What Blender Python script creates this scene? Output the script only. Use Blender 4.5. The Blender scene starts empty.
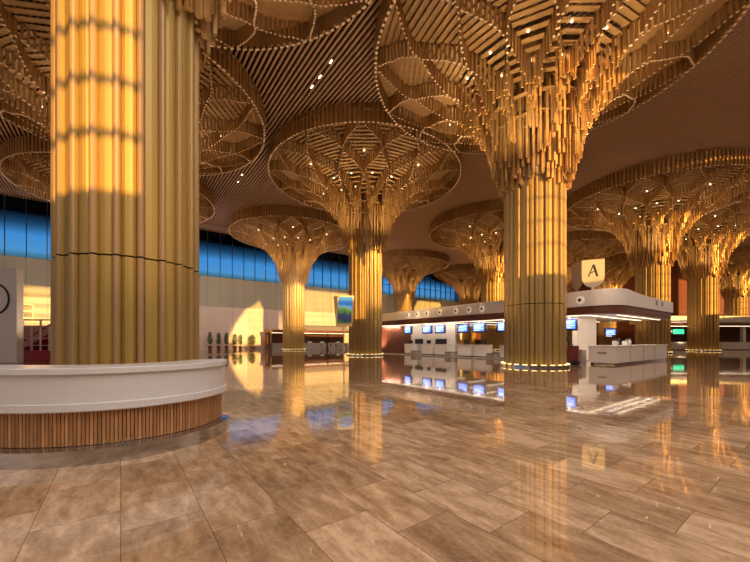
import bpy, bmesh, math, random, mathutils
from math import sin, cos, pi, sqrt, atan2, hypot, radians
R_ = random.Random(7)
SC = bpy.context.scene
COL = SC.collection
UX, UY = .8025, .597            # the hall's grid: u runs along the rear wall, v runs toward it
def uv(u, v): return (UX*u - UY*v, UY*u + UX*v)
GRID = atan2(UY, UX)

# ------------------------------------------------------------------ materials
def srgb(r, g, b):
    f = lambda c: c/12.92 if c <= .04045 else ((c+.055)/1.055)**2.4
    return (f(r/255), f(g/255), f(b/255), 1)
def mat(name, col, rough=.5, metal=0., emit=None, es=0., spec=.5, noise=None, coat=0.):
    m = bpy.data.materials.new(name); m.use_nodes = True
    nt = m.node_tree; b = nt.nodes['Principled BSDF']
    b.inputs['Base Color'].default_value = col
    b.inputs['Roughness'].default_value = rough
    b.inputs['Metallic'].default_value = metal
    b.inputs['Specular IOR Level'].default_value = spec
    b.inputs['Coat Weight'].default_value = coat
    if emit:
        b.inputs['Emission Color'].default_value = emit
        b.inputs['Emission Strength'].default_value = es
    if noise:
        sc, amt, stretch = noise
        tc = nt.nodes.new('ShaderNodeTexCoord'); mp = nt.nodes.new('ShaderNodeMapping')
        mp.inputs['Scale'].default_value = stretch
        n = nt.nodes.new('ShaderNodeTexNoise'); n.inputs['Scale'].default_value = sc; n.inputs['Detail'].default_value = 4
        r = nt.nodes.new('ShaderNodeMapRange')
        r.inputs['From Min'].default_value = .3; r.inputs['From Max'].default_value = .7
        r.inputs['To Min'].default_value = 1-amt; r.inputs['To Max'].default_value = 1+amt
        mx = nt.nodes.new('ShaderNodeVectorMath'); mx.operation = 'SCALE'
        mx.inputs[0].default_value = col[:3]
        L = nt.links.new
        L(tc.outputs['Object'], mp.inputs[0]); L(mp.outputs[0], n.inputs['Vector'])
        L(n.outputs['Fac'], r.inputs['Value']); L(r.outputs[0], mx.inputs['Scale']); L(mx.outputs[0], b.inputs['Base Color'])
    return m
M = {}
M['flute'] = mat('gold_flute', (.40, .265, .07, 1), .48, .25, noise=(1.3, .12, (1, 1, .05)))
M['rib'] = mat('bronze_rib', (.37, .235, .11, 1), .5, .2, noise=(1.3, .12, (1, 1, .05)))
M['dark'] = mat('dark_gap', (.02, .012, .008, 1), .8)
M['tube'] = mat('bronze_tube', (.46, .27, .10, 1), .42, .35, noise=(2.5, .25, (1, 1, .02)))
M['tubeend_lit'] = mat('tube_end_lit', (.78, .61, .42, 1), .5)  # paler than the tubes: light caught on the caps, put into the colour
M['board'] = mat('petal_board', (.36, .21, .085, 1), .5, .1, noise=(1.5, .2, (1, 1, .3)))
M['slat'] = mat('ceiling_slat', (.42, .25, .15, 1), .55)
M['deck'] = mat('ceiling_deck', (.008, .004, .003, 1), .9)
M['lamp'] = mat('lamp_lens', (1, .85, .6, 1), .4, emit=(1, .74, .42, 1), es=9)
M['lamp'].cycles.emission_sampling = 'NONE'
M['glow'] = mat('uplight_lens', (1, .8, .4, 1), .4, emit=(1, .70, .3, 1), es=3.5)
M['steel'] = mat('brushed_steel', (.5, .5, .52, 1), .14, .95, noise=(3, .15, (1, 1, 8)))
M['white'] = mat('white_panel', (.68, .62, .58, 1), .35, noise=(.8, .03, (1, 1, 1)))
M['offwhite'] = mat('white_laminate', (.66, .66, .68, 1), .3, coat=.2)
M['plaster'] = mat('white_plaster', (.66, .56, .50, 1), .7, noise=(.5, .05, (1, 1, 1)))
M['wood'] = mat('oak_slat', (.36, .17, .065, 1), .5, noise=(6, .3, (3, 3, .4)))
M['wood2'] = mat('oak_slat_pale', (.46, .25, .11, 1), .5, noise=(6, .3, (3, 3, .4)))
M['groove'] = mat('groove', (.06, .025, .012, 1), .8)
M['brown'] = mat('brown_band', (.14, .045, .025, 1), .45, noise=(1, .1, (1, 1, 1)))
M['maroon'] = mat('maroon_wall', (.16, .045, .02, 1), .6, noise=(.4, .2, (1, 1, .3)))
M['red'] = mat('red_paint', (.42, .03, .03, 1), .5, noise=(2, .1, (1, 1, 1)))
M['maroonpaint'] = mat('maroon_paint', (.15, .02, .022, 1), .5, noise=(2, .1, (1, 1, 1)))
M['pinkwall'] = mat('pink_plaster', (.5, .26, .22, 1), .7)
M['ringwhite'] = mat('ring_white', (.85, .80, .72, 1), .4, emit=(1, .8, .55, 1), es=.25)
M['deskwhite'] = mat('white_gloss', (.86, .83, .80, 1), .3, coat=.2)
M['black'] = mat('black_plastic', (.015, .015, .018, 1), .35)
M['navy'] = mat('navy_bezel', (.012, .016, .06, 1), .3)
M['screen'] = mat('blue_screen', (.05, .12, .6, 1), .3, emit=(.10, .26, 1, 1), es=1.6)
M['screentext'] = mat('screen_row', (.5, .6, 1, 1), .3, emit=(.45, .6, 1, 1), es=1.7)
M['strip'] = mat('light_strip', (1, .9, .7, 1), .4, emit=(1, .8, .55, 1), es=2.2)
M['goldframe'] = mat('gold_frame', (.80, .58, .24, 1), .35, .3)
M['signface_lit'] = mat('sign_face_lit', (.55, .46, .30, 1), .5, emit=(1, .75, .36, 1), es=.08)  # lit copy of the sign's cream, with a faint glow added
M['signback_shaded'] = mat('sign_side_shaded', (.45, .36, .25, 1), .5)  # shaded copy of the sign's cream, darker for the face in shade
M['green'] = mat('green_screen', (.02, .3, .15, 1), .4, emit=(.03, .7, .33, 1), es=1.2)
M['leaf'] = mat('leaf', (.035, .075, .02, 1), .6, noise=(4, .4, (1, 1, 1)))
M['bark'] = mat('bark', (.09, .05, .025, 1), .8)
M['pot'] = mat('pot', (.10, .03, .02, 1), .5)
M['grey'] = mat('grey_panel', (.3, .28, .26, 1), .5)
M['concrete'] = mat('facade_concrete', (.25, .18, .12, 1), .8, noise=(.5, .1, (1, 1, 1)))
M['mullion'] = mat('mullion', (.02, .03, .045, 1), .5)
M['frost'] = mat('frosted_glass', (.38, .37, .30, 1), .65, noise=(.25, .12, (1, 1, .2)))
M['soffit'] = mat('outer_soffit', (.03, .035, .045, 1), .8)

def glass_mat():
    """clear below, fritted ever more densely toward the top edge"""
    m = bpy.data.materials.new('blue_glass_shaded'); m.use_nodes = True; nt = m.node_tree; nt.nodes.clear(); N = nt.nodes.new; L = nt.links.new
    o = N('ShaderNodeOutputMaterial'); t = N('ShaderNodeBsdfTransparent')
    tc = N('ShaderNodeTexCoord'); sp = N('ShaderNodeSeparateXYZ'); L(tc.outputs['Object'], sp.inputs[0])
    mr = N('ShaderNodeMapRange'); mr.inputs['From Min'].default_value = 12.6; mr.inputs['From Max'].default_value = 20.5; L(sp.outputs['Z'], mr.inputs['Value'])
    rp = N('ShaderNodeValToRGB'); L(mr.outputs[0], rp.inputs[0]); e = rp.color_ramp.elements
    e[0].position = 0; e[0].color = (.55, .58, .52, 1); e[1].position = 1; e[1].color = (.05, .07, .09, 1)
    for p, c in ((.12, (.70, .84, .95, 1)), (.38, (.58, .80, .97, 1)), (.58, (.26, .38, .46, 1)), (.76, (.07, .1, .13, 1))): x = e.new(p); x.color = c  # upper stops paint the shade under the soffit
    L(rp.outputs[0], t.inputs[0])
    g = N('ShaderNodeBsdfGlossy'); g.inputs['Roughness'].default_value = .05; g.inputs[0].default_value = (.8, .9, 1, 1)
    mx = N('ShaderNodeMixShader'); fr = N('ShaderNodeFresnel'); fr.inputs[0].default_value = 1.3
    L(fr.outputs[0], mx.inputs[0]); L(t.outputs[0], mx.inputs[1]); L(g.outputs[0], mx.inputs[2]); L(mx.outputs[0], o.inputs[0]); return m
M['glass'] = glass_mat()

def floor_mat():
    m = bpy.data.materials.new('travertine_floor'); m.use_nodes = True; nt = m.node_tree; b = nt.nodes['Principled BSDF']
    N = nt.nodes.new; L = nt.links.new
    tc = N('ShaderNodeTexCoord')
    rot = N('ShaderNodeMapping'); rot.inputs['Rotation'].default_value = (0, 0, -GRID)   # object xy -> (u, v)
    L(tc.outputs['Object'], rot.inputs[0])
    sp = N('ShaderNodeSeparateXYZ'); L(rot.outputs[0], sp.inputs[0])
    sh = N('ShaderNodeMath'); sh.operation = 'SUBTRACT'; L(sp.outputs['Y'], sh.inputs[0]); sh.inputs[1].default_value = .33
    cb = N('ShaderNodeCombineXYZ'); L(sh.outputs[0], cb.inputs['X']); L(sp.outputs['X'], cb.inputs['Y'])
    br = N('ShaderNodeTexBrick'); br.offset = .5; br.offset_frequency = 2
    L(cb.outputs[0], br.inputs['Vector'])
    br.inputs['Scale'].default_value = 1; br.inputs['Brick Width'].default_value = .92; br.inputs['Row Height'].default_value = .615
    br.inputs['Mortar Size'].default_value = .003; br.inputs['Mortar Smooth'].default_value = .3; br.inputs['Bias'].default_value = 0
    br.inputs['Color1'].default_value = (0, 0, 0, 1); br.inputs['Color2'].default_value = (1, 1, 1, 1); br.inputs['Mortar'].default_value = (.5, .5, .5, 1)
    # streaked veins, shifted from slab to slab
    off = N('ShaderNodeVectorMath'); off.operation = 'MULTIPLY_ADD'
    L(br.outputs['Color'], off.inputs[0]); off.inputs[1].default_value = (7, 3, 5); L(cb.outputs[0], off.inputs[2])
    st = N('ShaderNodeMapping'); st.inputs['Scale'].default_value = (1.1, 3.2, 1); L(off.outputs[0], st.inputs[0])
    n1 = N('ShaderNodeTexNoise'); n1.inputs['Scale'].default_value = 2.2; n1.inputs['Detail'].default_value = 9; n1.inputs['Roughness'].default_value = .62; n1.inputs['Distortion'].default_value = .25
    L(st.outputs[0], n1.inputs['Vector'])
    n2 = N('ShaderNodeTexNoise'); n2.inputs['Scale'].default_value = .22; n2.inputs['Detail'].default_value = 3; L(cb.outputs[0], n2.inputs['Vector'])
    n3 = N('ShaderNodeTexNoise'); n3.inputs['Scale'].default_value = 26; n3.inputs['Detail'].default_value = 3; L(off.outputs[0], n3.inputs['Vector'])
    def mad(x, k, c):
        q = N('ShaderNodeMath'); q.operation = 'MULTIPLY_ADD'; L(x, q.inputs[0]); q.inputs[1].default_value = k
        if isinstance(c, float): q.inputs[2].default_value = c
        else: L(c, q.inputs[2])
        return q.outputs[0]
    s = mad(n1.outputs['Fac'], .85, 0.)
    bw = N('ShaderNodeRGBToBW'); L(br.outputs['Color'], bw.inputs[0])
    s = mad(bw.outputs[0], .20, s)
    s = mad(n2.outputs['Fac'], .45, s)
    s = mad(n3.outputs['Fac'], .2, s)
    rp = N('ShaderNodeValToRGB'); L(s, rp.inputs[0])
    e = rp.color_ramp.elements
    e[0].position = .46; e[0].color = (.12, .07, .038, 1)
    e[1].position = 1.05; e[1].color = (.66, .47, .31, 1)
    x = e.new(.68); x.color = (.29, .18, .10, 1)
    x = e.new(.85); x.color = (.45, .30, .18, 1)
    mo = N('ShaderNodeMixRGB'); L(br.outputs['Fac'], mo.inputs[0]); L(rp.outputs[0], mo.inputs[1]); mo.inputs[2].default_value = (.11, .065, .04, 1)
    L(mo.outputs[0], b.inputs['Base Color'])
    rr = N('ShaderNodeMapRange'); L(n1.outputs['Fac'], rr.inputs['Value'])
    rr.inputs['From Min'].default_value = .3; rr.inputs['From Max'].default_value = .7; rr.inputs['To Min'].default_value = .02; rr.inputs['To Max'].default_value = .06
    L(rr.outputs[0], b.inputs['Roughness'])
    b.inputs['IOR'].default_value = 1.8
    return m
M['floor'] = floor_mat()

def poster_mat():
    m = bpy.data.materials.new('landscape_print'); m.use_nodes = True; nt = m.node_tree; b = nt.nodes['Principled BSDF']
    N = nt.nodes.new; L = nt.links.new
    tc = N('ShaderNodeTexCoord'); sp = N('ShaderNodeSeparateXYZ'); L(tc.outputs['Generated'], sp.inputs[0])
    n = N('ShaderNodeTexNoise'); n.inputs['Scale'].default_value = 3.2; n.inputs['Detail'].default_value = 4
    L(tc.outputs['Generated'], n.inputs['Vector'])
    a = N('ShaderNodeMath'); a.operation = 'MULTIPLY_ADD'; L(n.outputs['Fac'], a.inputs[0]); a.inputs[1].default_value = .5; L(sp.outputs['Z'], a.inputs[2])
    d = N('ShaderNodeMath'); d.operation = 'MULTIPLY_ADD'; L(sp.outputs['X'], d.inputs[0]); d.inputs[1].default_value = .14; L(a.outputs[0], d.inputs[2])
    r = N('ShaderNodeValToRGB'); L(d.outputs[0], r.inputs[0]); e = r.color_ramp.elements
    e[0].position = .3; e[0].color = (.05, .16, .03, 1); e[1].position = 1.3; e[1].color = (.1, .42, .9, 1)
    for p, c in ((.5, (.02, .03, .11, 1)), (.66, (.04, .06, .16, 1)), (.72, (.10, .26, .03, 1)), (.84, (.22, .42, .08, 1)), (.95, (.25, .55, .8, 1)), (1., (.03, .25, .75, 1))):
        x = e.new(p); x.color = c
    L(r.outputs[0], b.inputs['Base Color']); L(r.outputs[0], b.inputs['Emission Color']); b.inputs['Emission Strength'].default_value = .35
    b.inputs['Roughness'].default_value = .35
    return m
M['poster'] = poster_mat()

# ------------------------------------------------------------------ mesh helpers
class MB:
    def __init__(s): s.v = []; s.f = []; s.m = []
    def face(s, idx, m=0): s.f.append(idx); s.m.append(m)
    def box(s, x0, x1, y0, y1, z0, z1, m=0, fn=None):
        b = len(s.v)
        for z in (z0, z1):
            for x, y in ((x0, y0), (x1, y0), (x1, y1), (x0, y1)):
                p = (x, y, z); s.v.append(fn(p) if fn else p)
        for q in ((3, 2, 1, 0), (4, 5, 6, 7), (0, 1, 5, 4), (1, 2, 6, 5), (2, 3, 7, 6), (3, 0, 4, 7)):
            s.face([b+i for i in q], m)
    def gbox(s, u0, u1, v0, v1, z0, z1, m=0): s.box(u0, u1, v0, v1, z0, z1, m, lambda p: uv(p[0], p[1]) + (p[2],))
    def tube(s, x, y, z0, z1, w, d, a, m=0, cap=1):
        b = len(s.v); c, n = cos(a), sin(a)
        for z in (z0, z1):
            for p, q in ((-w/2, -d/2), (w/2, -d/2), (w/2, d/2), (-w/2, d/2)):
                s.v.append((x+p*c-q*n, y+p*n+q*c, z))
        s.face([b+3, b+2, b+1, b], cap)
        for q in ((0, 1, 5, 4), (1, 2, 6, 5), (2, 3, 7, 6), (3, 0, 4, 7)): s.face([b+i for i in q], m)
    def cyl(s, x, y, z0, z1, r0, r1=None, n=16, m=0, axis='z'):
        r1 = r0 if r1 is None else r1; b = len(s.v)
        for z, r in ((z0, r0), (z1, r1)):
            for k in range(n):
                a = 2*pi*k/n; p, q = r*cos(a), r*sin(a)
                s.v.append((x+p, y+q, z) if axis == 'z' else ((x+p, z, y+q) if axis == 'y' else (z, x+p, y+q)))
        s.face([b+k for k in range(n)][::-1], m); s.face([b+n+k for k in range(n)], m)
        for k in range(n): s.face([b+k, b+(k+1) % n, b+n+(k+1) % n, b+n+k], m)
    def bar(s, p, q, r, n=8, m=0):
        ax = [q[i]-p[i] for i in range(3)]; l = sqrt(sum(c*c for c in ax)); ax = [c/l for c in ax]
        h = (0, 0, 1) if abs(ax[2]) < .9 else (1, 0, 0)
        cr = lambda a, b: (a[1]*b[2]-a[2]*b[1], a[2]*b[0]-a[0]*b[2], a[0]*b[1]-a[1]*b[0])
        e = cr(ax, h); k = sqrt(sum(c*c for c in e)); e = [c/k for c in e]; g = cr(ax, e); b = len(s.v)
        for o in (p, q):
            for i in range(n):
                a = 2*pi*i/n; s.v.append(tuple(o[j]+r*(cos(a)*e[j]+sin(a)*g[j]) for j in range(3)))
        s.face([b+i for i in range(n)], m); s.face([b+n+i for i in range(n)][::-1], m)
        for i in range(n): s.face([b+i, b+n+i, b+n+(i+1) % n, b+(i+1) % n], m)
    def loopwall(s, loop, z0, z1, m=0, closed=True):
        b = len(s.v); n = len(loop)
        for x, y in loop: s.v += [(x, y, z0), (x, y, z1)]
        for k in range(n if closed else n-1):
            j = (k+1) % n; s.face([b+2*k, b+2*j, b+2*j+1, b+2*k+1], m)
    def ringband(s, A, B, zA, zB, m=0):
        b = len(s.v); n = len(A)
        for p, q in zip(A, B): s.v += [(p[0], p[1], zA), (q[0], q[1], zB)]
        for k in range(n):
            j = (k+1) % n; s.face([b+2*k, b+2*j, b+2*j+1, b+2*k+1], m)
    def prism(s, poly, z0, z1, m=0, fn=None):
        b = len(s.v); n = len(poly)
        for z in (z0, z1):
            for x, y in poly: s.v.append(fn((x, y, z)) if fn else (x, y, z))
        s.face([b+k for k in range(n)][::-1], m); s.face([b+n+k for k in range(n)], m)
        for k in range(n): s.face([b+k, b+(k+1) % n, b+n+(k+1) % n, b+n+k], m)
    def mesh(s, name, mats, smooth=False):
        me = bpy.data.meshes.new(name); me.from_pydata(s.v, [], s.f)
        for x in (mats if isinstance(mats, (list, tuple)) else [mats]): me.materials.append(M[x])
        me.polygons.foreach_set('material_index', s.m)
        if smooth: me.polygons.foreach_set('use_smooth', [True]*len(s.f))
        me.validate(); me.update(); return me
    def build(s, name, mats, parent=None, smooth=False, bevel=0):
        o = bpy.data.objects.new(name, s.mesh(name, mats, smooth)); COL.objects.link(o); o.parent = parent
        if bevel:
            b = o.modifiers.new('b', 'BEVEL'); b.width = bevel; b.segments = 2; b.limit_method = 'ANGLE'
        return o
def tag(o, label=None, cat=None, group=None, kind=None):
    if label: o['label'] = label
    if cat: o['category'] = cat
    if group: o['group'] = group
    if kind: o['kind'] = kind
    return o
def thing(name, label, cat, loc=(0, 0, 0), rz=0, group=None):
    o = bpy.data.objects.new(name, None); COL.objects.link(o); o.location = loc; o.rotation_euler = (0, 0, rz)
    o.empty_display_size = .2
    return tag(o, label, cat, group)
def link(name, me, parent, rz=0, loc=(0, 0, 0)):
    o = bpy.data.objects.new(name, me); COL.objects.link(o); o.parent = parent; o.rotation_euler = (0, 0, rz); o.location = loc; return o
def copy_tree(o, parent=None):
    c = o.copy(); COL.objects.link(c); c.parent = parent
    for ch in list(o.children): copy_tree(ch, c)
    return c
def struct(o, label=None): o['kind'] = 'structure'; return o

# ------------------------------------------------------------------ setting
HC = 20.3
b = MB(); b.face([0, 1, 2, 3]); b.v = [uv(-70, -26) + (0,), uv(150, -26) + (0,), uv(150, 66) + (0,), uv(-70, 66) + (0,)]
struct(b.build('floor', 'floor'))
b = MB(); u = -58.
while u < 130:
    b.gbox(u, u+.135, -14, 63.9, HC, HC+.13); u += .32
struct(b.build('ceiling', 'slat'))
b = MB(); b.gbox(-60, 132, -14.6, 64, HC+1.1, HC+1.4)
struct(b.build('ceiling', 'deck'))

# rear wall: white plaster below, frosted panes, then clear blue panes under an outside soffit
VW = 64.
b = MB(); b.gbox(-45, 84, VW, VW+.4, 0, 7.4)
b.gbox(-45, 84, VW-.08, VW+.4, 7.3, 7.42); b.gbox(-60, 84, VW, VW+.5, HC+.4, HC+1.4)
for k in range(-44, 84, 6): b.gbox(k, k+.05, VW-.012, VW, 0, 7.3, 1)
struct(b.build('wall_back', ['plaster', 'grey']))
b = MB(); b.gbox(84, 150, VW, VW+.4, 0, HC+1.2); struct(b.build('wall_back', 'maroon'))
b = MB(); b.gbox(101, 101.4, 21, VW, 0, HC+1.2); struct(b.build('wall_right', 'maroon'))
fr = MB(); cl = MB(); mu = MB(); mu2 = MB()
u = -44.
while u < 83.5:
    fr.gbox(u, u+1.93, VW+.05, VW+.11, 7.42, 12.6)
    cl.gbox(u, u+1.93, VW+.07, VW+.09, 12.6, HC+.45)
    mu.gbox(u+1.93, u+2.0, VW+.0, VW+.2, 7.42, 12.6)
    mu2.gbox(u+1.93, u+2.0, VW-.05, VW+.22, 12.6, HC+.45); u += 2
for z in (14.9, 17.): mu2.gbox(40, 84, VW-.06, VW+.1, z, z+.09)
w = struct(fr.build('window_1', 'frost')); struct(mu.build('window_frame', 'grey', w))
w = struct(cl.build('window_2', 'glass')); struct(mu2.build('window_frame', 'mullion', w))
b = MB(); b.gbox(-60, 95, VW+.5, VW+8.5, HC+.4, HC+.7); struct(b.build('trim_1', 'soffit'))
# a framed window in the plaster at the far left
w = MB(); w.gbox(-13.0, -9.4, VW-.03, VW+.01, 4.6, 6.3); w = struct(w.build('window_3', 'frost'))
f = MB()
for z in (4.5, 5.4, 6.3): f.gbox(-13.1, -9.3, VW-.12, VW-.02, z, z+.1)
for k in (-13.1, -11.9, -10.7, -9.4): f.gbox(k, k+.1, VW-.12, VW-.02, 4.5, 6.4)
struct(f.build('window_frame', 'goldframe', w))

# unseen facade behind the viewer, shaped to cut the low sun into patches
VF = -15.
b = MB(); b.gbox(-60, 132, VF, VF+.5, 0, 7.6); b.gbox(-60, 132, VF, VF+.5, 18.6, HC+.8)
b.gbox(-1.1, 10.3, VF, VF+.5, 7.6, 18.6); b.gbox(-11.5, -4.9, VF, VF+.5, 7.6, 18.6); b.gbox(-60, -11.5, VF, VF+.5, 15.6, 18.6)
b.prism([(10.3, 7.6), (11.6, 10.9), (13.4, 13.9), (16.5, 15.9), (16.5, 18.6), (10.3, 18.6)], VF, VF+.5, 0, lambda p: uv(p[0], p[2]) + (p[1],))  # sloped fill added to slant the sun patch on the rear wall
struct(b.build('wall_front_gobo', 'concrete'))
b = MB()
for z in (8.95, 10.3, 11.65, 13.0, 14.35, 15.7, 17.05):
    b.gbox(-60, -1.1, VF+.1, VF+.3, z, z+.22)
    b.gbox(10.3, 132, VF+.1, VF+.3, z+.4, z+.5)
for k in range(-57, -2, 3): b.gbox(k, k+.1, VF+.1, VF+.3, 7.6, 18.6)
for k in range(13, 132, 6): b.gbox(k, k+.12, VF+.1, VF+.3, 7.6, 18.6)
struct(b.build('window_4', 'mullion'))
# dark red wall closing the far right
b = MB(); p, q = (68.3, 77.4), (170, 122); a = atan2(q[1]-p[1], q[0]-p[0]); n = (-sin(a)*.4, cos(a)*.4)
b.prism([p, q, (q[0]+n[0], q[1]+n[1]), (p[0]+n[0], p[1]+n[1])], 0, HC+.5)
struct(b.build('wall_right', 'maroon'))

# ------------------------------------------------------------------ tree columns
def interp(tab, x):
    if x <= tab[0][0]: return tab[0][1]
    for (a, p), (c, q) in zip(tab, tab[1:]):
        if x <= c: return p + (q-p)*(x-a)/(c-a)
    return tab[-1][1]
ZP = [(1.8, 11.1), (2.05, 11.3), (2.4, 12.2), (2.7, 13.4), (3, 14.5), (4, 15.8), (4.75, 16.6), (6, 17.3), (7.7, 18.0), (10, 18.8)]
ZD = [(2, 2.6), (3, 1.7), (4, 1.3), (6, .95), (8, .9), (10, 1.05)]
zp = lambda r: interp(ZP, r)
zt = lambda r: zp(r) + interp(ZD, r)
NP = 14; RC = 10.0; RR = (2.7, 5.2, 7.7, 10.2)
def g(r):
    if r <= RR[0]: return 0.
    for k in range(3):
        if r <= RR[k+1]:
            t = (r-RR[k])/(RR[k+1]-RR[k]); return .5*k + .5*(.4*t + .6*t*t*(3-2*t))
    return 1.5
ST = 2*pi/NP
RS = 1.75
def shaft_profile(top=False):
    pts = []; n = 21
    for k in range(n):
        a0 = 2*pi*k/n; A = 2*pi/n
        jit = [0, .03, -.02, .015][k % 4]
        # wide flute (slightly bulged), then a narrow proud rib
        for t, r in ((0, RS-.13), (.03, RS-.10), (.16, RS-.07+jit), (.32, RS-.06+jit), (.48, RS-.07+jit), (.61, RS-.10), (.64, RS-.13)):
            pts.append((a0+A*t, r, 0))
        for t, r in ((.66, RS-.02), (.72, RS+.02), (.81, RS+.035), (.90, RS+.02), (.96, RS-.02)):
            pts.append((a0+A*t, r, 1))
    return pts
def shaft_mesh(z0, z1, name):
    b = MB(); P = shaft_profile(); n = len(P)
    for z in (z0, z1):
        for a, r, _ in P: b.v.append((r*cos(a), r*sin(a), z))
    for k in range(n):
        j = (k+1) % n; b.face([k, j, n+j, n+k], 1 if P[k][2] and P[j][2] else 0)
    b.face([n+k for k in range(n)], 2); b.face([k for k in range(n)][::-1], 2)
    return b.mesh(name, ['flute', 'rib', 'dark'])
ME = {}
ME['sh0'] = shaft_mesh(.12, 3.74, 'shaft_section'); ME['sh1'] = shaft_mesh(3.78, 11.9, 'shaft_section')
b = MB(); b.cyl(0, 0, 0, 8, RS-.3, n=24); b.cyl(0, 0, 8, 19.9, RS-.2, n=24, m=1); ME['core'] = b.mesh('core', ['dark', 'tube'])
b = MB()
n = 48
for r0, r1, z0, z1, m in ((2.02, 2.02, 0, .14, 0), (2.02, 1.93, .14, .17, 0)):
    b.ringband([(r0*cos(2*pi*k/n), r0*sin(2*pi*k/n)) for k in range(n)], [(r1*cos(2*pi*k/n), r1*sin(2*pi*k/n)) for k in range(n)], z0, z1, m)
b.ringband([(1.93*cos(2*pi*k/n), 1.93*sin(2*pi*k/n)) for k in range(n)], [(1.6*cos(2*pi*k/n), 1.6*sin(2*pi*k/n)) for k in range(n)], .17, .12, 0)
ME['base'] = b.mesh('base_collar', 'steel')
b = MB()
for k in range(24):
    a0, a1 = 2*pi*(k+.2)/24, 2*pi*(k+.8)/24; i = len(b.v)
    for r, a in ((1.98, a0), (1.98, a1), (1.84, a1), (1.84, a0)): b.v.append((r*cos(a), r*sin(a), .178))
    b.face([i, i+1, i+2, i+3])
ME['glow'] = b.mesh('uplight', 'glow')
def ring_mesh(r, n, ph, jz):
    b = MB()
    for k in range(n):
        a = 2*pi*(k+ph)/n + R_.uniform(-.01, .01); rr = r + R_.uniform(-.05, .05)
        z = zp(r) + R_.uniform(-jz, jz); w = R_.choice((.11, .13, .16))
        b.tube(rr*cos(a), rr*sin(a), z, 16.4, w, w, a, 0, 0)
    return b.mesh('tube_ring', ['tube', 'tubeend_lit'])
ME['rings'] = [ring_mesh(r, n, ph, jz) for r, n, ph, jz in ((1.84, 56, 0, .45), (2.02, 52, .5, .5), (2.22, 50, .2, .6), (2.5, 46, .6, .6))]
def curtain(sgn, step=.25, extra=True):
    b = MB(); r = RR[0]; k = 0
    while r < RC-.05:
        th = sgn*ST*g(r); d = .01
        dth = sgn*ST*(g(r+d)-g(r))/d; sl = r*dth; ds = sqrt(1+sl*sl)
        a = th + math.atan(sl)
        j = .3*max(0, (5.2-r)/2.5) if r < 5.2 else .03
        b.tube(r*cos(th), r*sin(th), zp(r)+R_.uniform(-j, j), zt(r)+.12, .125, .09 if r > 4 else .12, a, 0, 0 if r < 4.8 else 1)
        if extra and r < 3.7:
            for q in (-1, 1):
                if True:
                    o = q*R_.uniform(.12, .26); rr = r+R_.uniform(-.08, .08)
                    b.tube(rr*cos(th)-o*sin(th), rr*sin(th)+o*cos(th), zp(r)+R_.uniform(-.1, .75), zt(r)+.1, R_.choice((.1, .13)), .1, a, 0, 0)
        r += step/ds; k += 1
    return b.mesh('slat_curtain', ['tube', 'tubeend_lit'])
ME['cur'] = [curtain(s) for s in (1, -1)]
ME['curfar'] = None
def half(layer, r):
    """half angle of a petal of this layer at radius r"""
    x = g(r)
    if layer == 0: return ST*(.5-x) if x < .5 else 0
    if layer == 1: return ST*(x if x < .5 else 1-x)
    if layer == 2: return ST*(x-.5 if x < 1 else 1.5-x)
    return ST*(x-1)
LR = [(1.9, RR[1]), (RR[0], RR[2]), (RR[1], RC), (RR[2], RC)]
def petal(layer, pitch=.32):
    b = MB(); r0, r1 = LR[layer]; r = r0+.06
    while r < r1-.12:
        rm = r + pitch*.43; hw = half(layer, rm)*rm - .03
        if hw > .05:
            z = zt(rm); x0, x1 = r*1., r+pitch*.99
            n = 2
            b.box(x0, x1, -hw, hw, z, z+.05)
        r += pitch
    return b.mesh('petal', 'board')
ME['pet'] = [petal(k) for k in range(4)]
def rim(n=170):
    b = MB()
    for k in range(n):
        a = 2*pi*k/n; b.tube(RC*cos(a), RC*sin(a), zp(10)-.02, HC+.02, .2, .14, a+pi/2)
    b.ringband([((RC-.1)*cos(2*pi*k/n), (RC-.1)*sin(2*pi*k/n)) for k in range(n)], [((RC-.1)*cos(2*pi*k/n), (RC-.1)*sin(2*pi*k/n)) for k in range(n)], zp(10)+.12, HC+.1, 2)
    return b.mesh('rim_fascia', ['tube', 'tubeend_lit', 'board'])
ME['rim'] = rim()
b = MB(); b.cyl(0, 0, -.05, 0, .055, n=10); ME['lamp'] = b.mesh('downlight', 'lamp')
b = MB(); ra = RC+.1
b.ringband([(ra*cos(2*pi*k/48), ra*sin(2*pi*k/48)) for k in range(48)], [(.5*cos(2*pi*k/48), .5*sin(2*pi*k/48)) for k in range(48)], HC+.28, HC+.28)
ME['cap'] = b.mesh('canopy_lid', 'deck')
def joined(name, items, mats):
    b = MB()
    for me, rz in items:
        o = len(b.v); c, s = cos(rz), sin(rz)
        for v in me.vertices: b.v.append((v.co.x*c-v.co.y*s, v.co.x*s+v.co.y*c, v.co.z))
        for p in me.polygons: b.face([o+i for i in p.vertices], p.material_index)
    return b.mesh(name, mats)
ME['farcur'] = joined('slat_crown', [(m, ST*k) for k in range(NP) for m in ME['cur']] + [(m, 0) for m in ME['rings']], ['tube', 'tubeend_lit'])
ME['farpet'] = joined('petal_ceiling', [(ME['pet'][L], ST*(k + (.5 if L in (0, 2) else 0))) for k in range(NP) for L in range(4)], ['board'])
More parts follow.
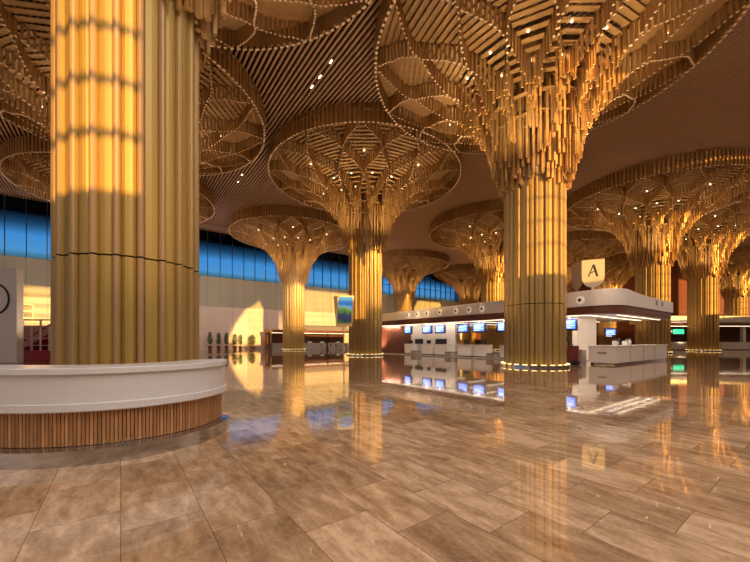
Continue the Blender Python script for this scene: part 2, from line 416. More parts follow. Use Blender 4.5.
def tree_column(x, y, label, detail=True, rz=0., lights=1., warm=(1, .72, .36)):
    t = thing('tree_column', label, 'column', (x, y, 0), rz, 'gold tree columns of the hall')
    link('shaft_section', ME['sh0'], t); link('shaft_section', ME['sh1'], t); link('inner_core', ME['core'], t)
    bc = link('base_collar', ME['base'], t); link('uplight', ME['glow'], bc)
    link('rim_fascia', ME['rim'], t)
    if detail:
        for m in ME['rings']: link('tube_ring', m, t)
        for k in range(NP):
            for m in ME['cur']: link('slat_curtain', m, t, ST*k)
            for L in range(4):
                p = link('petal', ME['pet'][L], t, ST*(k + (.5 if L in (0, 2) else 0)))
                if L == 1:
                    for rr, yy in ((3.55, -.12), (3.95, .14), (4.5, -.2)):
                        link('downlight', ME['lamp'], p, 0, (rr, yy, zt(rr)-.02))
                if L == 2 and k % 2 == 0: link('downlight', ME['lamp'], p, 0, (6.6, .1, zt(6.6)-.02))
    else:
        link('slat_crown', ME['farcur'], t); link('petal_ceiling', ME['farpet'], t)
    for k in range(5):
        a = 2*pi*(k+.25)/5; r = 4.9
        l = bpy.data.lights.new('crown_uplight', 'SPOT'); l.energy = 1000*lights; l.color = warm; l.shadow_soft_size = .15; l.spot_size = radians(110); l.spot_blend = 1
        o = bpy.data.objects.new('crown_uplight', l); COL.objects.link(o); o.location = (x+r*cos(a), y+r*sin(a), 11.8)
        o.rotation_euler = mathutils.Vector((.42*cos(a), .42*sin(a), -.9)).to_track_quat('Z', 'Y').to_euler()
    for k in range(3):  # added fill from the open floor to brighten crowns and fascia
        a = 2*pi*(k+.6)/3; r = 4.6
        l = bpy.data.lights.new('floor_up_fill', 'SPOT'); l.energy = 2200*lights; l.color = (1, .70, .42); l.shadow_soft_size = .2; l.spot_size = radians(105); l.spot_blend = 1
        o = bpy.data.objects.new('floor_up_fill', l); COL.objects.link(o); o.location = (x+r*cos(a), y+r*sin(a), .05); o.rotation_euler = (pi, 0, 0)
    return t
COLS = [
 ((-7.24, 10.22), 'huge gold fluted column rising just behind the curved white counter', True, .1),
 ((10.03, 21.55), 'gold tree column with wide petal crown beside the white check-in island corner', True, .22),
 ((-1.05, 36.9), 'gold tree column just right of the picture banner on a pole', True, .0),
 ((-13.6, 57.25), 'gold tree column in front of the brown food stall', True, .2),
 ((35.24, 43.46), 'gold tree column rising behind the white front desk of the check-in island', True, .13),
 ((49.7, 51.84), 'gold tree column beside the small green sign, lit down its right side', True, .3),
 ((-18.8, 25.7), 'petal crown whose column hides behind the huge gold column, studded with tiny lights', True, .15),
 ((18.9, 55.05), 'gold tree column seen above and through the check-in island left of its round sign', True, .05),
 ((79.4, 75.3), 'gold tree column farthest to the right, standing behind the far white desk', False, .2),
 ((38., 68.), 'distant gold tree column showing just behind the shield sign', False, .1),
 ((56.5, 83.2), 'dim distant tree column over the check-in roof, right of the shield sign', False, .3),
 ((-30.4, 41.2), 'farther petal crown low behind the huge gold column, rim seen at the left edge', False, .12),
 ((6.9, 80.1), 'small gold tree column against the blue glass above the check-in roof', False, .18),
 ((25.5, 93.), 'smallest gold tree column at the right end of the blue glass', False, .0),
]
for k, ((x, y), lab, det, rz) in enumerate(COLS):
    if k in (0, 6, 11): tree_column(x, y, lab, det, rz, .55, (1, .76, .54))     # the crowns at the left glow less and paler
    else: tree_column(x, y, lab, det, rz)

# recessed ceiling spots between the crowns
for k, (px, py) in enumerate(((312, 87), (320, 77), (331, 62), (238, 182), (242, 175))):
    Y = 342*18.65/(340.3-py); X = (px-375)/342*Y
    t = thing('ceiling_spot', ['small ceiling spot nearest the middle crown of a row of three', 'middle ceiling spot of the row of three between slats', 'ceiling spot highest in the picture of the row of three',
                               'lower ceiling spot of the pair beside the left crowns', 'upper ceiling spot of the pair beside the left crowns'][k], 'spotlight', (X, Y, HC), GRID+pi/2, 'ceiling spots between slats')
    m = MB(); m.box(-.2, .2, -.065, .065, -.03, .03); m.build('housing', 'black', t)
    m = MB(); m.box(-.17, .17, -.045, .045, -.04, -.03); m.build('lens', 'lamp', t)

# ------------------------------------------------------------------ curved counter round the first column
def catmull(P, n=8):
    out = []
    for i in range(len(P)):
        p0, p1, p2, p3 = P[i-1], P[i], P[(i+1) % len(P)], P[(i+2) % len(P)]
        for k in range(n):
            t = k/n
            out.append(tuple(.5*(2*p1[j]+(p2[j]-p0[j])*t+(2*p0[j]-5*p1[j]+4*p2[j]-p3[j])*t*t+(3*p1[j]-p0[j]-3*p2[j]+p3[j])*t**3) for j in (0, 1)))
    return out
def resample(L, step):
    out = []; n = len(L); acc = 0
    for i in range(n):
        a, b_ = L[i], L[(i+1) % n]; d = hypot(b_[0]-a[0], b_[1]-a[1]); t = acc
        while t < d: out.append((a[0]+(b_[0]-a[0])*t/d, a[1]+(b_[1]-a[1])*t/d)); t += step
        acc = t-d
    return out
def offset(L, d):
    out = []; n = len(L)
    for i in range(n):
        a, c = L[i-1], L[(i+1) % n]; tx, ty = c[0]-a[0], c[1]-a[1]; l = hypot(tx, ty); out.append((L[i][0]+d*ty/l, L[i][1]-d*tx/l))
    return out
# counter-clockwise loop (offset>0 is outward)
KP = [(-11, 5.6), (-9.2, 4.9), (-7.2, 4.5), (-5.4, 4.27), (-4.1, 4.25), (-3.25, 4.6), (-2.71, 5.3), (-2.63, 6.1), (-2.9, 6.62), (-3.35, 6.35), (-3.5, 5.65), (-3.9, 5.15), (-4.6, 4.98), (-5.7, 5.02), (-7.3, 5.25), (-9.3, 5.65), (-10.7, 6.25), (-11.2, 6.1)]
K = resample(catmull(KP), .1)
t = thing('curved_counter', 'curved white information counter with oak slat skirt and steel plinth before the huge column', 'counter', (0, 0, 0))
b = MB(); A = offset(K, .04); A2 = offset(K, -.03); 
b.loopwall(offset(K, 0), 0, .2); b.ringband(offset(K, 0), offset(K, -.16), .2, .225); b.loopwall(offset(K, -.16), .2, .26)
b.build('plinth', 'steel', t)
b = MB(); o2 = offset(K, -.17)
b.loopwall(o2, .2, .68)
b.build('skirt_backing', 'groove', t)
b = MB(); S = resample(catmull(KP, 16), .048); S2 = offset(S, -.155)
for i, (x, y) in enumerate(S2):
    p, q = S2[i-1], S2[(i+1) % len(S2)]
    b.tube(x, y, .23, .68, .034, .036, atan2(q[1]-p[1], q[0]-p[0]), i*7 % 3 % 2, 0)
b.build('oak_skirt', ['wood', 'wood2'], t)
b = MB()
b.ringband(offset(K, -.17), offset(K, -.07), .665, .675); b.ringband(offset(K, -.07), offset(K, -.055), .675, .69)
b.loopwall(offset(K, -.055), .69, .78)
b.ringband(offset(K, -.055), offset(K, -.08), .78, .785); b.ringband(offset(K, -.08), offset(K, -.08), .785, 1.16)
b.build('white_front', 'offwhite', t)
b = MB(); b.ringband(offset(K, -.08), offset(K, -.04), 1.16, 1.165); b.loopwall(offset(K, -.04), 1.165, 1.235); b.ringband(offset(K, -.04), offset(K, -.05), 1.235, 1.245)
i = len(b.v); b.v += [(p[0], p[1], 1.245) for p in offset(K, -.05)]; b.face(list(range(i, len(b.v))))
b.build('worktop', 'offwhite', t)

# ------------------------------------------------------------------ check-in island
U0, V0 = 24.6, 7.9        # the corner nearest the viewer
UL, VL = 11.7, 26.2       # its two lengths
def isl_outline(inset, rad=1.6, n=8):
    pts = [(U0+UL, V0+inset), (U0+UL, V0+VL), (U0+inset, V0+VL)]
    cu, cv = U0+inset+rad, V0+inset+rad
    for k in range(n+1):
        a = pi + (pi/2)*k/n; pts.append((cu+rad*cos(a), cv+rad*sin(a)))
    return pts
t = thing('check_in_canopy', 'long white check-in canopy roof with brown lower band and rounded front corner', 'canopy')
b = MB(); P0 = isl_outline(0); b_ = [uv(*p) for p in P0]
def bulge(p):   # the fascia rises gently toward the rounded corner
    d = hypot(p[0]-U0, p[1]-V0); return .22*math.exp(-(d/3.2)**2)
i0 = len(b.v); n = len(b_)
# dense along the edges so the swell is smooth
D = []
for i in range(n):
    p, q = P0[i], P0[(i+1) % n]; m = max(1, int(hypot(q[0]-p[0], q[1]-p[1])/.8))
    for k in range(m): D.append((p[0]+(q[0]-p[0])*k/m, p[1]+(q[1]-p[1])*k/m))
for p in D:
    x, y = uv(*p); b.v += [(x, y, 3.85), (x, y, 4.7+bulge(p))]
n = len(D)
for k in range(n): b.face([2*k, 2*((k+1) % n), 2*((k+1) % n)+1, 2*k+1])
b.face([2*k+1 for k in range(n)]); b.face([2*k for k in range(n)][::-1])
b.build('white_fascia', 'deskwhite', t)
b = MB(); b.prism([uv(*p) for p in isl_outline(.12)], 3.35, 3.85); b.build('brown_band', 'brown', t)
b = MB(); b.prism([uv(*p) for p in isl_outline(.2)], 3.3, 3.36); b.build('soffit', 'white', t)
for k in range(8):
    b = MB(); v = V0+2+k*3.1; b.gbox(U0+.9, U0+UL-.6, v, v+.1, 3.27, 3.3); b.build('light_strip', 'strip', t)
b = MB(); b.gbox(U0+.5, U0+.6, V0+2, V0+VL-.5, 3.27, 3.3); b.build('light_strip', 'strip', t)
b = MB(); b.gbox(U0+2, U0+UL-.5, V0+.7, V0+.8, 3.27, 3.3); b.build('light_strip', 'strip', t)
def on_u_face(px, u=U0):   # point on the plane u=const under a picture column
    r = (px-375)/342; v = u*(UX-r*UY)/(UY+r*UX); return v
for px in (408, 417.4, 427, 440, 456, 469, 482, 580):
    v = on_u_face(px);
    o = bpy.data.objects.new('fascia_spotlight', None); COL.objects.link(o); o.parent = t
    x, y = uv(U0, v); o.location = (x, y, 4.28); o.rotation_euler = (0, 0, GRID)
    m = MB(); m.cyl(0, 0, -.06, 0.01, .24, .28, 18, axis='x'); m.build('ring', 'ringwhite', o)
    m = MB(); m.cyl(0, 0, -.075, -.05, .11, .11, 14, axis='x'); m.build('lens', 'black', o)
for du in (7.2, 8.6):
    m = MB(); m.gbox(U0+du, U0+du+.32, V0-.02, V0+.05, 4.2, 4.55); m.build('vent_plate', 'grey', t)
for (u, v) in ((U0+1.4, V0+7.2), (U0+5.5, V0+9)):
    m = MB(); m.gbox(u-.25, u+.25, v-.25, v+.25, 0, 3.32); m.build('post', 'white', t)
for (u, v) in ((U0+10.8, V0+22.5), (U0+10.8, V0+12)):
    m = MB(); m.gbox(u-.3, u+.3, v-.3, v+.3, 0, 3.32); m.build('post', 'white', t)

VA, VB = on_u_face(455, U0+2.6), on_u_face(400.5, U0+1.)
b = MB(); b.gbox(U0+2.6, U0+2.85, VA, VB-.02, .065, 3.29); o = b.build('partition_wall', 'white'); tag(o, 'white partition behind the check-in counters under the canopy', 'partition')
b = MB(); b.gbox(U0+1.0, U0+2.9, VB, V0+VL-.6, .065, 3.29)
for k in range(5): b.gbox(U0+.98, U0+1.0, VB+.2+k*.7, VB+.23+k*.7, .065, 3.29)
tag(b.build('end_panel', 'brown'), 'dark brown panel closing the far end of the check-in island', 'panel')
b = MB(); b.gbox(28., 31.4, 11.7, 12.1, .065, 3.29); tag(b.build('partition_wall', 'white'), 'white wall block behind the front desk left of the back office', 'partition')
# low platform of the island
b = MB(); b.gbox(U0+.5, U0+UL-.2, V0+3.4, V0+VL-.4, 0, .06); tag(b.build('island_platform', 'grey'), 'low grey platform under the check-in counters', 'platform')

def monitor(u, v, z, w, h, label, rz, name='flight_monitor'):
    x, y = uv(u, v); t = thing(name, label, 'screen', (x, y, z), rz, 'blue check-in screens')
    m = MB(); m.box(-w/2, w/2, -.05, .13, 0, h); m.build('bezel', 'navy', t, bevel=.015)
    s = MB(); s.box(-w/2+.12, w/2-.12, -.06, -.05, .14, h-.12); s = s.build('screen', 'screen', t)
    r = MB()
    for k, (a, c) in enumerate(((-.3, .3), (-.38, .2), (-.38, .34), (-.38, .1))):
        zz = h-.25-k*.14; r.box(a*w, c*w, -.065, -.06, zz, zz+.05)
    r.build('text_row', 'screentext', s)
    m = MB(); m.box(-.04, .04, -.03, .03, h, 3.3-z); m.build('hanger', 'grey', t)
    return t
FACE_U = GRID - pi/2      # looks out of the long side
for px, w, lab in ((408, 1.15, 'blue screen hung nearest the brown end panel'), (427, 1.3, 'second blue screen from the brown end panel, left of a close pair'), (440, 1.3, 'third blue screen from the brown end panel'),
                   (463, 1.25, 'fourth blue screen from the brown end panel, left of a wide pair'), (479, 1.35, 'fifth blue screen from the brown end panel, right one of a wide pair'),
                   (504, 1.3, 'blue screen half hidden behind the left edge of the gold column'), (569.5, 1.05, 'blue screen just right of the gold column by the island corner')):
    v = on_u_face(px, U0+.9); monitor(U0+.9, v, 2.28, w, .86, lab, FACE_U)
monitor(32.3, 11., 2.0, .9, .6, 'small blue screen far back under the canopy behind the front desk', -.3)

def counter(u, v, w, label):
    x, y = uv(u, v); t = thing('check_in_counter', label, 'counter', (x, y, .06), FACE_U, 'check-in counters')
    m = MB(); m.box(-w/2, w/2, -.3, .3, .1, 1.08); m.build('front_panel', 'deskwhite', t, bevel=.02)
    m = MB(); m.box(-w/2+.05, w/2-.05, -.26, .26, 0, .1); m.build('toe_kick', 'black', t)
    m = MB(); m.box(-w/2-.04, w/2+.04, -.36, .36, 1.08, 1.14); m.build('worktop', 'white', t, bevel=.015)
    m = MB(); m.box(-.28, .28, -.0, .06, 1.2, 1.55); m.box(-.05, .05, 0, .05, 1.13, 1.22); m.build('computer_screen', 'black', t)
    return t
def belt(u, v, label):
    x, y = uv(u, v); t = thing('baggage_belt', label, 'conveyor', (x, y, .06), FACE_U, 'baggage belts')
    m = MB(); m.box(-.4, .4, -.9, .6, 0, .38); m.build('housing', 'grey', t, bevel=.02)
    m = MB(); m.box(-.33, .33, -.92, .6, .38, .42); m.build('belt', 'black', t)
    return t
def span(a, c):
    p, q = on_u_face(a, U0+1.6), on_u_face(c, U0+1.6); return (p+q)/2, abs(p-q)
for a, c, lab in ((406, 415.5, 'check-in counter nearest the brown end panel'), (423, 434.5, 'second check-in counter from the brown end panel'), (436.5, 449, 'third check-in counter from the brown end panel'),
                (459, 473.5, 'fourth check-in counter from the brown end panel'), (475.5, 491, 'fifth check-in counter from the brown end panel'), (501, 520, 'check-in counter partly behind the gold column')):
    v, w = span(a, c); counter(U0+1.6, v, w-.12, 'white ' + lab)
for px, lab in ((419.2, 'baggage belt between the first and second white counters'), (454, 'baggage belt between the third and fourth white counters'), (496, 'baggage belt right of the fifth white counter')):
    belt(U0+1.5, on_u_face(px, U0+1.5), 'dark ' + lab)
# dark openings in the partition behind the counters
for k, (px, w) in enumerate(((419, 1.2), (404.5, .4), (441, 1.5))):
    dv = on_u_face(px, U0+2.55)-V0-w/2
    m = MB(); m.gbox(U0+2.5, U0+2.6, V0+dv, V0+dv+w, 1.2, 1.2+(.55 if k != 1 else .7)); 
    tag(m.build('wall_cabinet', 'black'), ['black recess box on the white partition above the second counter', 'small black box on the white partition under the first screen', 'black recess box on the white partition under the third screen'][k], 'cabinet')

# front desk at the corner
t = thing('front_desk', 'white L-shaped front desk at the island corner, glossy panels on a steel plinth', 'desk')
b = MB(); b.gbox(U0+.3, U0+11.3, V0+.3, V0+1.0, .14, 1.2); b.gbox(U0+.3, U0+1.0, V0+1.0, V0+1.85, .14, 1.2); b.build('front_panel', 'deskwhite', t, bevel=.03)
b = MB(); b.gbox(U0+.38, U0+11.2, V0+.38, V0+.95, 0, .14); b.gbox(U0+.38, U0+.95, V0+.95, V0+1.75, 0, .14); b.build('plinth', 'steel', t)
b = MB(); b.gbox(U0+.24, U0+11.36, V0+.24, V0+1.1, 1.2, 1.27); b.gbox(U0+.24, U0+1.1, V0+1.1, V0+1.91, 1.2, 1.27); b.build('worktop', 'deskwhite', t, bevel=.02)
for k in (2.9, 5.5, 8.1): 
    m = MB(); m.gbox(U0+k, U0+k+.03, V0+.285, V0+.3, .14, 1.2); m.build('joint', 'grey', t)
m = MB(); m.gbox(U0+.28, U0+.3, V0+.8, V0+1.3, .72, .84); m.build('name_plate', 'grey', t)
# things on and behind the desk
for k, (u, v, lab) in enumerate(((U0+2.2, V0+.75, 'desk computer screen on the front desk near its corner'), (U0+4.6, V0+.75, 'desk computer screen on the middle of the front desk'))):
    x, y = uv(u, v); t = thing('desk_computer', 'black ' + lab, 'computer', (x, y, 1.27), GRID+.3*k)
    m = MB(); m.box(-.12, .12, -.08, .08, 0, .02); m.box(-.03, .03, -.02, .02, .02, .14); m.build('stand', 'black', t)
    m = MB(); m.box(-.28, .28, -.025, .025, .12, .46); m.build('display', 'black', t, bevel=.01)
for k, (u, w, h, lab) in enumerate(((U0+1.5, .3, .34, 'white box printer on the front desk corner'), (U0+3.3, .4, .3, 'white paper tray box on the front desk between two screens'), (U0+3.85, .22, .42, 'tall white box on the front desk beside the paper tray'))):
    x, y = uv(u, V0+.7); t = thing('desk_box', lab, 'box', (x, y, 1.27), GRID)
    m = MB(); m.box(-w/2, w/2, -.15, .15, 0, h*.75); m.build('body', 'deskwhite', t, bevel=.02)
    m = MB(); m.box(-w/2+.02, w/2-.02, -.13, .13, h*.75, h); m.build('lid', 'grey', t, bevel=.02)
# little standing cart left of the desk
x, y = 12.85, 22.25
t = thing('luggage_cart', 'maroon upright cart with black slanted handle standing between column and front desk', 'cart', (x, y, 0), .2)
m = MB(); m.prism([(-.28, .25), (.28, .25), (.33, 1.25), (-.2, 1.25)], -.2, .2, 0, lambda p: (p[0], p[2], p[1])); m.build('body', 'maroonpaint', t, bevel=.03)
m = MB(); m.bar((-.2, 0, 1.2), (-.5, 0, 1.95), .035); m.bar((.05, 0, 1.2), (-.2, 0, 1.7), .03); m.bar((-.5, 0, 1.95), (-.36, .0, 2.0), .035); m.build('handle', 'black', t)
for sx in (-.22, .25):
    m = MB(); m.cyl(sx, .13, -.22, .22, .13, n=12, axis='y'); m.build('wheel', 'black', t)
x, y = uv(25.0, 10.45); t = thing('bag_drop_box', 'low grey bag drop box beside the white front desk', 'box', (x, y, 0), FACE_U)
m = MB(); m.box(-.4, .4, -.35, .35, 0, .95); m.build('body', 'grey', t, bevel=.03); m = MB(); m.box(-.42, .42, -.37, .37, .95, 1.0); m.build('lid', 'white', t)

# shield sign on the roof
x, y = uv(U0+1.5, V0+2.6); r = 588.5
Y = 22.8; X = (593-375)/342*Y
t = thing('shield_sign', 'cream two-sided shield sign with black letter A standing on the canopy roof', 'sign', (X, Y, 4.72), -.42)
def shield():
    P = [(-.07, 0), (.07, 0), (.09, .42)]
    for k in range(7):
        a = -pi/2 + (pi/2)*k/6; P.append((.10+.55*cos(a)*1.0, 1.15+.72*sin(a)))
    P += [(.65, 2.25), (-.65, 2.25)]
    for k in range(7):
        a = pi + (pi/2)*k/6; P.append((-.10+.55*cos(a), 1.15+.72*sin(a)))
    P.append((-.09, .42)); return P
m = MB(); m.prism(shield(), -.04, .04, 0, lambda p: (p[0], p[2], p[1])); f = m.build('front_face', 'signface_lit', t)
m = MB(); Z = -.05
def stroke(a, c, w):
    dx, dz = c[0]-a[0], c[1]-a[1]; l = hypot(dx, dz); nx, nz = -dz/l*w/2, dx/l*w/2
    m.prism([(a[0]-nx, a[1]-nz), (c[0]-nx, c[1]-nz), (c[0]+nx, c[1]+nz), (a[0]+nx, a[1]+nz)], -.05, -.041, 0, lambda p: (p[0], p[2], p[1]))
stroke((-.27, 1.12), (.02, 1.92), .07); stroke((.02, 1.92), (.24, 1.12), .13); stroke((-.14, 1.36), (.12, 1.5), .06)
m.build('letter', 'black', f)
m = MB(); an = 1.95
m.prism(shield(), -.04, .04, 0, lambda p: (-.62 + (p[0]+.62)*cos(an) - p[2]*sin(an), (p[0]+.62)*sin(an) + p[2]*cos(an) + .05, p[1])); m.build('rear_face', 'signback_shaded', t)

# ------------------------------------------------------------------ picture banner on a pole
t = thing('picture_banner', 'tall gold-framed two-sided banner with a blue landscape picture on a slim pole', 'banner', (-2.26, 24.9, 0), .12)
m = MB(); m.cyl(0, 0, 0, .04, .34, n=24); m.build('base_plate', 'goldframe', t)
m = MB(); m.cyl(0, 0, .04, 2.6, .045, n=12); m.build('pole', 'goldframe', t)
def sheet(name, mt, w, z0, z1, y0, y1, lean, par, ox=0, rot=0):
    m = MB(); c, s = cos(rot), sin(rot)
    def fn(p):
        x = p[0] + lean*(p[2]-2.6); return (ox+x*c-p[1]*s, x*s+p[1]*c, p[2])
    m.box(-w/2, w/2, y0, y1, z0, z1, 0, fn); return m.build(name, mt, par)
f = sheet('front_frame', 'goldframe', 1.2, 2.6, 4.85, -.1, -.02, .06, t)
sheet('picture', 'poster', 1.02, 2.82, 4.75, -.115, -.1, .06, f)
sheet('rear_frame', 'goldframe', .8, 2.66, 4.85, .12, .18, -.10, t, -.27, -.5)

# ------------------------------------------------------------------ potted trees by the rear wall
FOL = []
for q in range(3):
    b = MB()
    for k in range(330):
        zz = R_.uniform(0, 1); rad = .40*sin(pi*min(1, .12+zz*.85))**.6*(1+.15*sin(7*zz+q)); a = R_.uniform(0, 2*pi); rr = rad*sqrt(R_.random())
        x, y, z = rr*cos(a), rr*sin(a), 1.0+zz*1.95; s = R_.uniform(.07, .13); ta, tb = R_.uniform(0, pi), R_.uniform(-.6, .6)
        i = len(b.v)
        b.v += [(x-s*cos(ta), y-s*sin(ta), z), (x, y, z-s*.5+tb*s), (x+s*cos(ta), y+s*sin(ta), z+tb*s), (x, y, z+s*.6)]; b.face([i, i+1, i+2, i+3])
    FOL.append(b.mesh('foliage', 'leaf'))
b = MB(); b.cyl(0, 0, .5, 1.9, .05, .03, 8); TR = b.mesh('trunk', 'bark')
b = MB(); b.cyl(0, 0, 0, .6, .24, .34, 16); b.cyl(0, 0, .54, .62, .37, .37, 16); PO = b.mesh('pot', 'pot')
for k, px in enumerate((210, 218.6, 226.5, 235, 240.5, 252.5)):
    r = (px-375)/342; v = 62.3; Y = v/(UX-UY*r); X = r*Y
    lab = ['leafy potted tree nearest the huge gold column', 'second potted tree from the huge gold column', 'third potted tree from the huge gold column, on the edge of the sunlight',
           'fourth potted tree from the huge gold column, against sunlit wall', 'fifth potted tree from the huge gold column, against sunlit wall', 'potted tree farthest right along the white wall'][k]
    t = thing('potted_tree', lab, 'plant', (X, Y, 0), k*1.3, 'potted trees along the white wall'); t.scale = (1, 1, (1, .97, .98, .9, .88, .84)[k])
    link('foliage', FOL[k % 3], t); link('trunk', TR, t); link('pot', PO, t)
    if k == 5: t.scale = (1.5, 1.5, .85)

# ------------------------------------------------------------------ food stall by the rear wall
t = thing('food_stall', 'dark food stall with long red-brown roof band and sloped grey top behind gold columns', 'kiosk')
b = MB(); b.gbox(20.6, 37.5, 57.9, 61.2, 2.95, 3.45); b.build('roof_band', 'brown', t)
b = MB(); b.prism([(58.2, 3.45), (61, 3.45), (61, 4.5), (59.6, 4.5)], 27.5, 37, 0, lambda p: uv(p[2], p[0]) + (p[1],)); b.build('roof_slope', 'grey', t)
b = MB(); b.gbox(20.8, 37.3, 60.9, 61.1, 0, 2.95); b.build('rear_panel', 'maroon', t)
b = MB(); b.gbox(21, 37, 58.1, 58.2, 2.86, 2.94); b.build('light_strip', 'strip', t)
b = MB(); b.gbox(21.2, 36.8, 58.4, 59.1, 0, 1.1); b.build('serving_counter', 'grey', t)
for u in (20.7, 26.2, 31.8, 37.2):
    b = MB(); b.gbox(u, u+.2, 58, 58.2, 0, 2.95); b.build('post', 'black', t)
for k, (u, lab) in enumerate(((28.4, 'white till box on the food stall counter, left one'), (31., 'white till box in the middle of the food stall counter'), (34.5, 'white till box on the food stall counter, right one'))):
    x, y = uv(u, 58.7); s = thing('till', lab, 'till', (x, y, 1.1), GRID)
    m = MB(); m.box(-.35, .35, -.2, .2, 0, .3); m.build('body', 'offwhite', s); m = MB(); m.box(-.25, .25, -.03, .03, .3, .7); m.build('display', 'black', s)
def cafe_table(u, v, lab):
    x, y = uv(u, v); s = thing('cafe_table', lab, 'table', (x, y, 0), 0, 'cafe tables')
    m = MB(); m.cyl(0, 0, .72, .75, .42, n=20); m.build('table_top', 'wood', s)
    m = MB(); m.cyl(0, 0, .02, .72, .04, n=8); m.build('pedestal', 'black', s); m = MB(); m.cyl(0, 0, 0, .02, .25, n=14); m.build('base', 'black', s)
def cafe_chair(u, v, rz, lab):
    x, y = uv(u, v); s = thing('cafe_chair', lab, 'chair', (x, y, 0), rz, 'cafe chairs')
    m = MB(); m.box(-.21, .21, -.21, .21, .43, .47); m.build('seat', 'brown', s); m = MB(); m.box(-.21, .21, .18, .22, .55, .9); m.build('backrest', 'brown', s)
    for sx in (-.18, .18):
        for sy in (-.18, .19):
            m = MB(); m.bar((sx, sy, 0), (sx, sy, .44 if sy < 0 else .85), .018, 6); m.build('leg', 'black', s)
for k, (u, v) in enumerate(((30., 55.2), (32.6, 54.6), (35.2, 55.4))):
    w = ('left', 'middle', 'right')[k]
    cafe_table(u, v, f'small round cafe table in front of the food stall, {w} of three')
    cafe_chair(u-.75, v, GRID+pi/2, f'brown cafe chair on the left side of the {w} cafe table'); cafe_chair(u+.75, v, GRID-pi/2, f'brown cafe chair on the right side of the {w} cafe table')

# ------------------------------------------------------------------ far left: white panel with a ring, red stair unit
t = thing('white_display_wall', 'tall white display wall with a dark ring emblem at the left edge', 'display wall', (0, 0, 0))
m = MB(); m.box(-28.2, -25.15, 24, 24.5, 0, 6.7); m.build('panel', 'offwhite', t, bevel=.05)
m = MB(); n = 40; cx, cz = -26.75, 4.5
for k in range(n):
    a, c = 2*pi*k/n, 2*pi*(k+1)/n; m.bar((cx+1.08*cos(a), 23.97, cz+1.08*sin(a)), (cx+1.08*cos(c), 23.97, cz+1.08*sin(c)), .06, 6)
m.build('ring_emblem', 'black', t)
t = thing('stair_platform', 'red stair platform with pale railings left of the huge gold column', 'stairs', (0, 0, 0))
m = MB(); m.box(-31.5, -21.3, 26.5, 30.2, 0, .8); m.build('platform', 'red', t, bevel=.03)
m = MB(); m.box(-33.5, -21.3, 30.0, 30.15, .8, 2.9); m.build('back_panel', 'pinkwall', t)
for k, x in enumerate((-27.6, -26.9, -26.2, -25.5, -24.8)):
    m = MB(); m.bar((x, 26.8, .8), (x, 26.8, 3.2 if k % 2 == 0 else 2.7), .065); m.build('railing_post', 'offwhite', t)
for z in (1.2, 1.75, 2.65):
    m = MB(); m.bar((-27.7, 26.8, z), (-24.6, 26.8, z), .035); m.build('handrail', 'white', t)
m = MB(); m.bar((-27.7, 26.8, 3.2), (-24.6, 26.8, 3.2), .06); m.build('handrail', 'white', t)
for k in range(8):
    m = MB(); m.box(-28.7+k*.34, -28.3+k*.34, 28, 29.6, .8+k*.2, 1.0+k*.2); m.build('step', 'red', t)
m = MB(); m.bar((-28.6, 27.9, 1.6), (-25.8, 27.9, 3.3), .06); m.bar((-28.6, 27.9, .9), (-25.8, 27.9, 2.5), .11); m.build('stringer', 'red', t)

# ------------------------------------------------------------------ far right: second desk island, green sign
t = thing('far_check_in_canopy', 'distant white canopy with brown band at the right edge behind gold columns', 'canopy', (0, 0, 0))
m = MB(); m.box(49, 85, 57, 66, 4.55, 5.7); m.build('white_fascia', 'offwhite', t, bevel=.1)
m = MB(); m.box(49.2, 85, 57.2, 66, 4.0, 4.55); m.build('brown_band', 'brown', t)
m = MB(); m.box(49.4, 85, 57.3, 57.5, 3.93, 4.0); m.build('light_strip', 'strip', t)
for x in (50, 63.5, 74):
    m = MB(); m.box(x, x+.5, 59, 59.5, 0, 4.0); m.build('post', 'white', t)
m = MB(); m.box(50, 85, 65.5, 65.8, 0, 4.0); m.build('rear_panel', 'brown', t)
for k, (x0, x1, lab) in enumerate(((49.6, 52.6, 'small white desk below the green sign'), (58.2, 66, 'long white desk under the far right canopy'))):
    t = thing('far_desk', lab, 'desk', ((x0+x1)/2, 57.6, 0)); w = x1-x0
    m = MB(); m.box(-w/2, w/2, -.35, .35, .1, 1.25); m.build('front_panel', 'offwhite', t, bevel=.03); m = MB(); m.box(-w/2-.05, w/2+.05, -.4, .4, 1.25, 1.32); m.build('worktop', 'white', t)
    m = MB(); m.box(-w/2+.1, w/2-.1, -.3, .3, 0, .1); m.build('plinth', 'steel', t)
t = thing('green_sign', 'small lit green hanging sign between two gold columns', 'sign', (51.1, 58, 2.6))
m = MB(); m.box(-1.3, 1.3, -.06, .06, 0, .95); m.build('housing', 'black', t)
m = MB(); m.box(-.6, 1.25, -.075, -.06, .08, .87); m.build('lit_face', 'green', t)
m = MB(); m.box(-1.05, -.75, -.075, -.06, .3, .7); m.box(-.5, -.3, -.085, -.075, .35, .65); m.build('pictogram', 'offwhite', t)
m = MB(); m.bar((-1, 0, .95), (-1, 0, 1.45), .03); m.bar((1, 0, .95), (1, 0, 1.45), .03); m.build('hanger', 'grey', t)

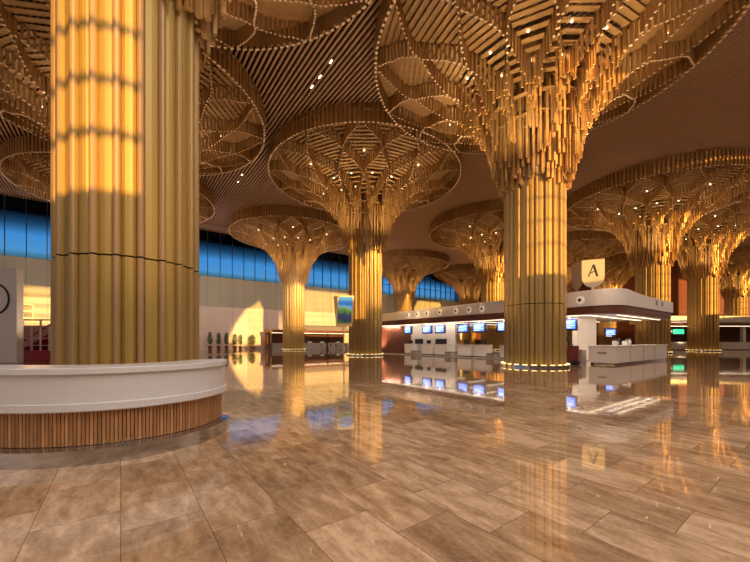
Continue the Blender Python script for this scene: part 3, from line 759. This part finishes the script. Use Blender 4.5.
# ------------------------------------------------------------------ light
w = bpy.data.worlds.new('sky'); SC.world = w; w.use_nodes = True; nt = w.node_tree
bg = nt.nodes['Background']; tc = nt.nodes.new('ShaderNodeTexCoord')
dt = nt.nodes.new('ShaderNodeVectorMath'); dt.operation = 'DOT_PRODUCT'; dt.inputs[1].default_value = (-UY, UX, 0)
rp = nt.nodes.new('ShaderNodeValToRGB'); mr = nt.nodes.new('ShaderNodeMapRange'); mr.inputs['From Min'].default_value = -1
nt.links.new(tc.outputs['Generated'], dt.inputs[0]); nt.links.new(dt.outputs['Value'], mr.inputs['Value']); nt.links.new(mr.outputs[0], rp.inputs[0])
e = rp.color_ramp.elements
e[0].position = .25; e[0].color = (1.0, .66, .42, 1); e[1].position = .72; e[1].color = (.15, .43, .72, 1)
x = e.new(.5); x.color = (.5, .42, .42, 1)
nt.links.new(rp.outputs[0], bg.inputs[0]); bg.inputs[1].default_value = .9
sx, sy, el = .548, -.837, math.atan(.0866)
l = bpy.data.lights.new('sun', 'SUN'); l.energy = 7.5; l.angle = radians(.55); l.color = (1, .53, .12)
o = bpy.data.objects.new('sun', l); COL.objects.link(o)
import mathutils
o.rotation_euler = mathutils.Vector((sx*cos(el), sy*cos(el), sin(el))).to_track_quat('Z', 'Y').to_euler()
def area(name, loc, rot, sx_, sy_, e, c):
    l = bpy.data.lights.new(name, 'AREA'); l.shape = 'RECTANGLE'; l.size = sx_; l.size_y = sy_; l.energy = e; l.color = c
    o = bpy.data.objects.new(name, l); COL.objects.link(o); o.location = loc; o.rotation_euler = rot; return o
# added unseen fill behind the viewer, at the height of the facade windows
x, y = uv(4, -9); area('hall_fill', (x, y, 15), (radians(55), 0, GRID), 50, 7, 1500, (1, .84, .72))

area('overhead_fill', (3.5, -1, 17.5), (0, 0, GRID), 12, 14, 2300, (1, .88, .78))  # added fill overhead, out of view, to lift the near floor
# added fill floating before the rear wall and lamps under the check-in canopy, both turned away from the viewer
x, y = uv(14, 47); area('wall_fill', (x, y, 10), (radians(84), 0, GRID), 60, 1.5, 3000, (1, .80, .66))
for v in (12, 18, 24, 30):
    x, y = uv(U0+.75, v); area('canopy_lamp', (x, y, 3.2), (radians(40), 0, GRID-pi/2), 5, .25, 125, (1, .84, .66))
x, y = uv(31, V0+1.2); area('canopy_lamp', (x, y, 3.2), (radians(25), 0, GRID), 9, .25, 130, (1, .82, .62))
# added sun-coloured spots out in the hall, lighting shafts that the sun misses
for (u, v, z), (tx, ty, tz), e in (((25, 18, 15), (-1.05, 36.9, 7.4), 26000), ((26, 38, 15), (-13.6, 57.25, 6.6), 34000), ((50, 14, 15), (18.9, 55.05, 8), 16000)):
    x, y = uv(u, v); l = bpy.data.lights.new('shaft_sun_fill', 'SPOT'); l.energy = e; l.color = (1, .62, .2); l.spot_size = radians(26); l.spot_blend = .6; l.shadow_soft_size = .1
    o = bpy.data.objects.new('shaft_sun_fill', l); COL.objects.link(o); o.location = (x, y, z)
    o.rotation_euler = mathutils.Vector((x-tx, y-ty, z-tz)).to_track_quat('Z', 'Y').to_euler()
# ------------------------------------------------------------------ camera
cd = bpy.data.cameras.new('camera'); cam = bpy.data.objects.new('camera', cd); COL.objects.link(cam)
cam.location = (0, 0, 1.6); cam.rotation_euler = (pi/2, 0, 0)
cd.sensor_width = 36; cd.lens = 36*342/750; cd.shift_y = (340.3-281)/750; cd.clip_end = 500
SC.camera = cam
SC.view_settings.view_transform = 'Standard'; SC.view_settings.look = 'None'; SC.view_settings.exposure = .14
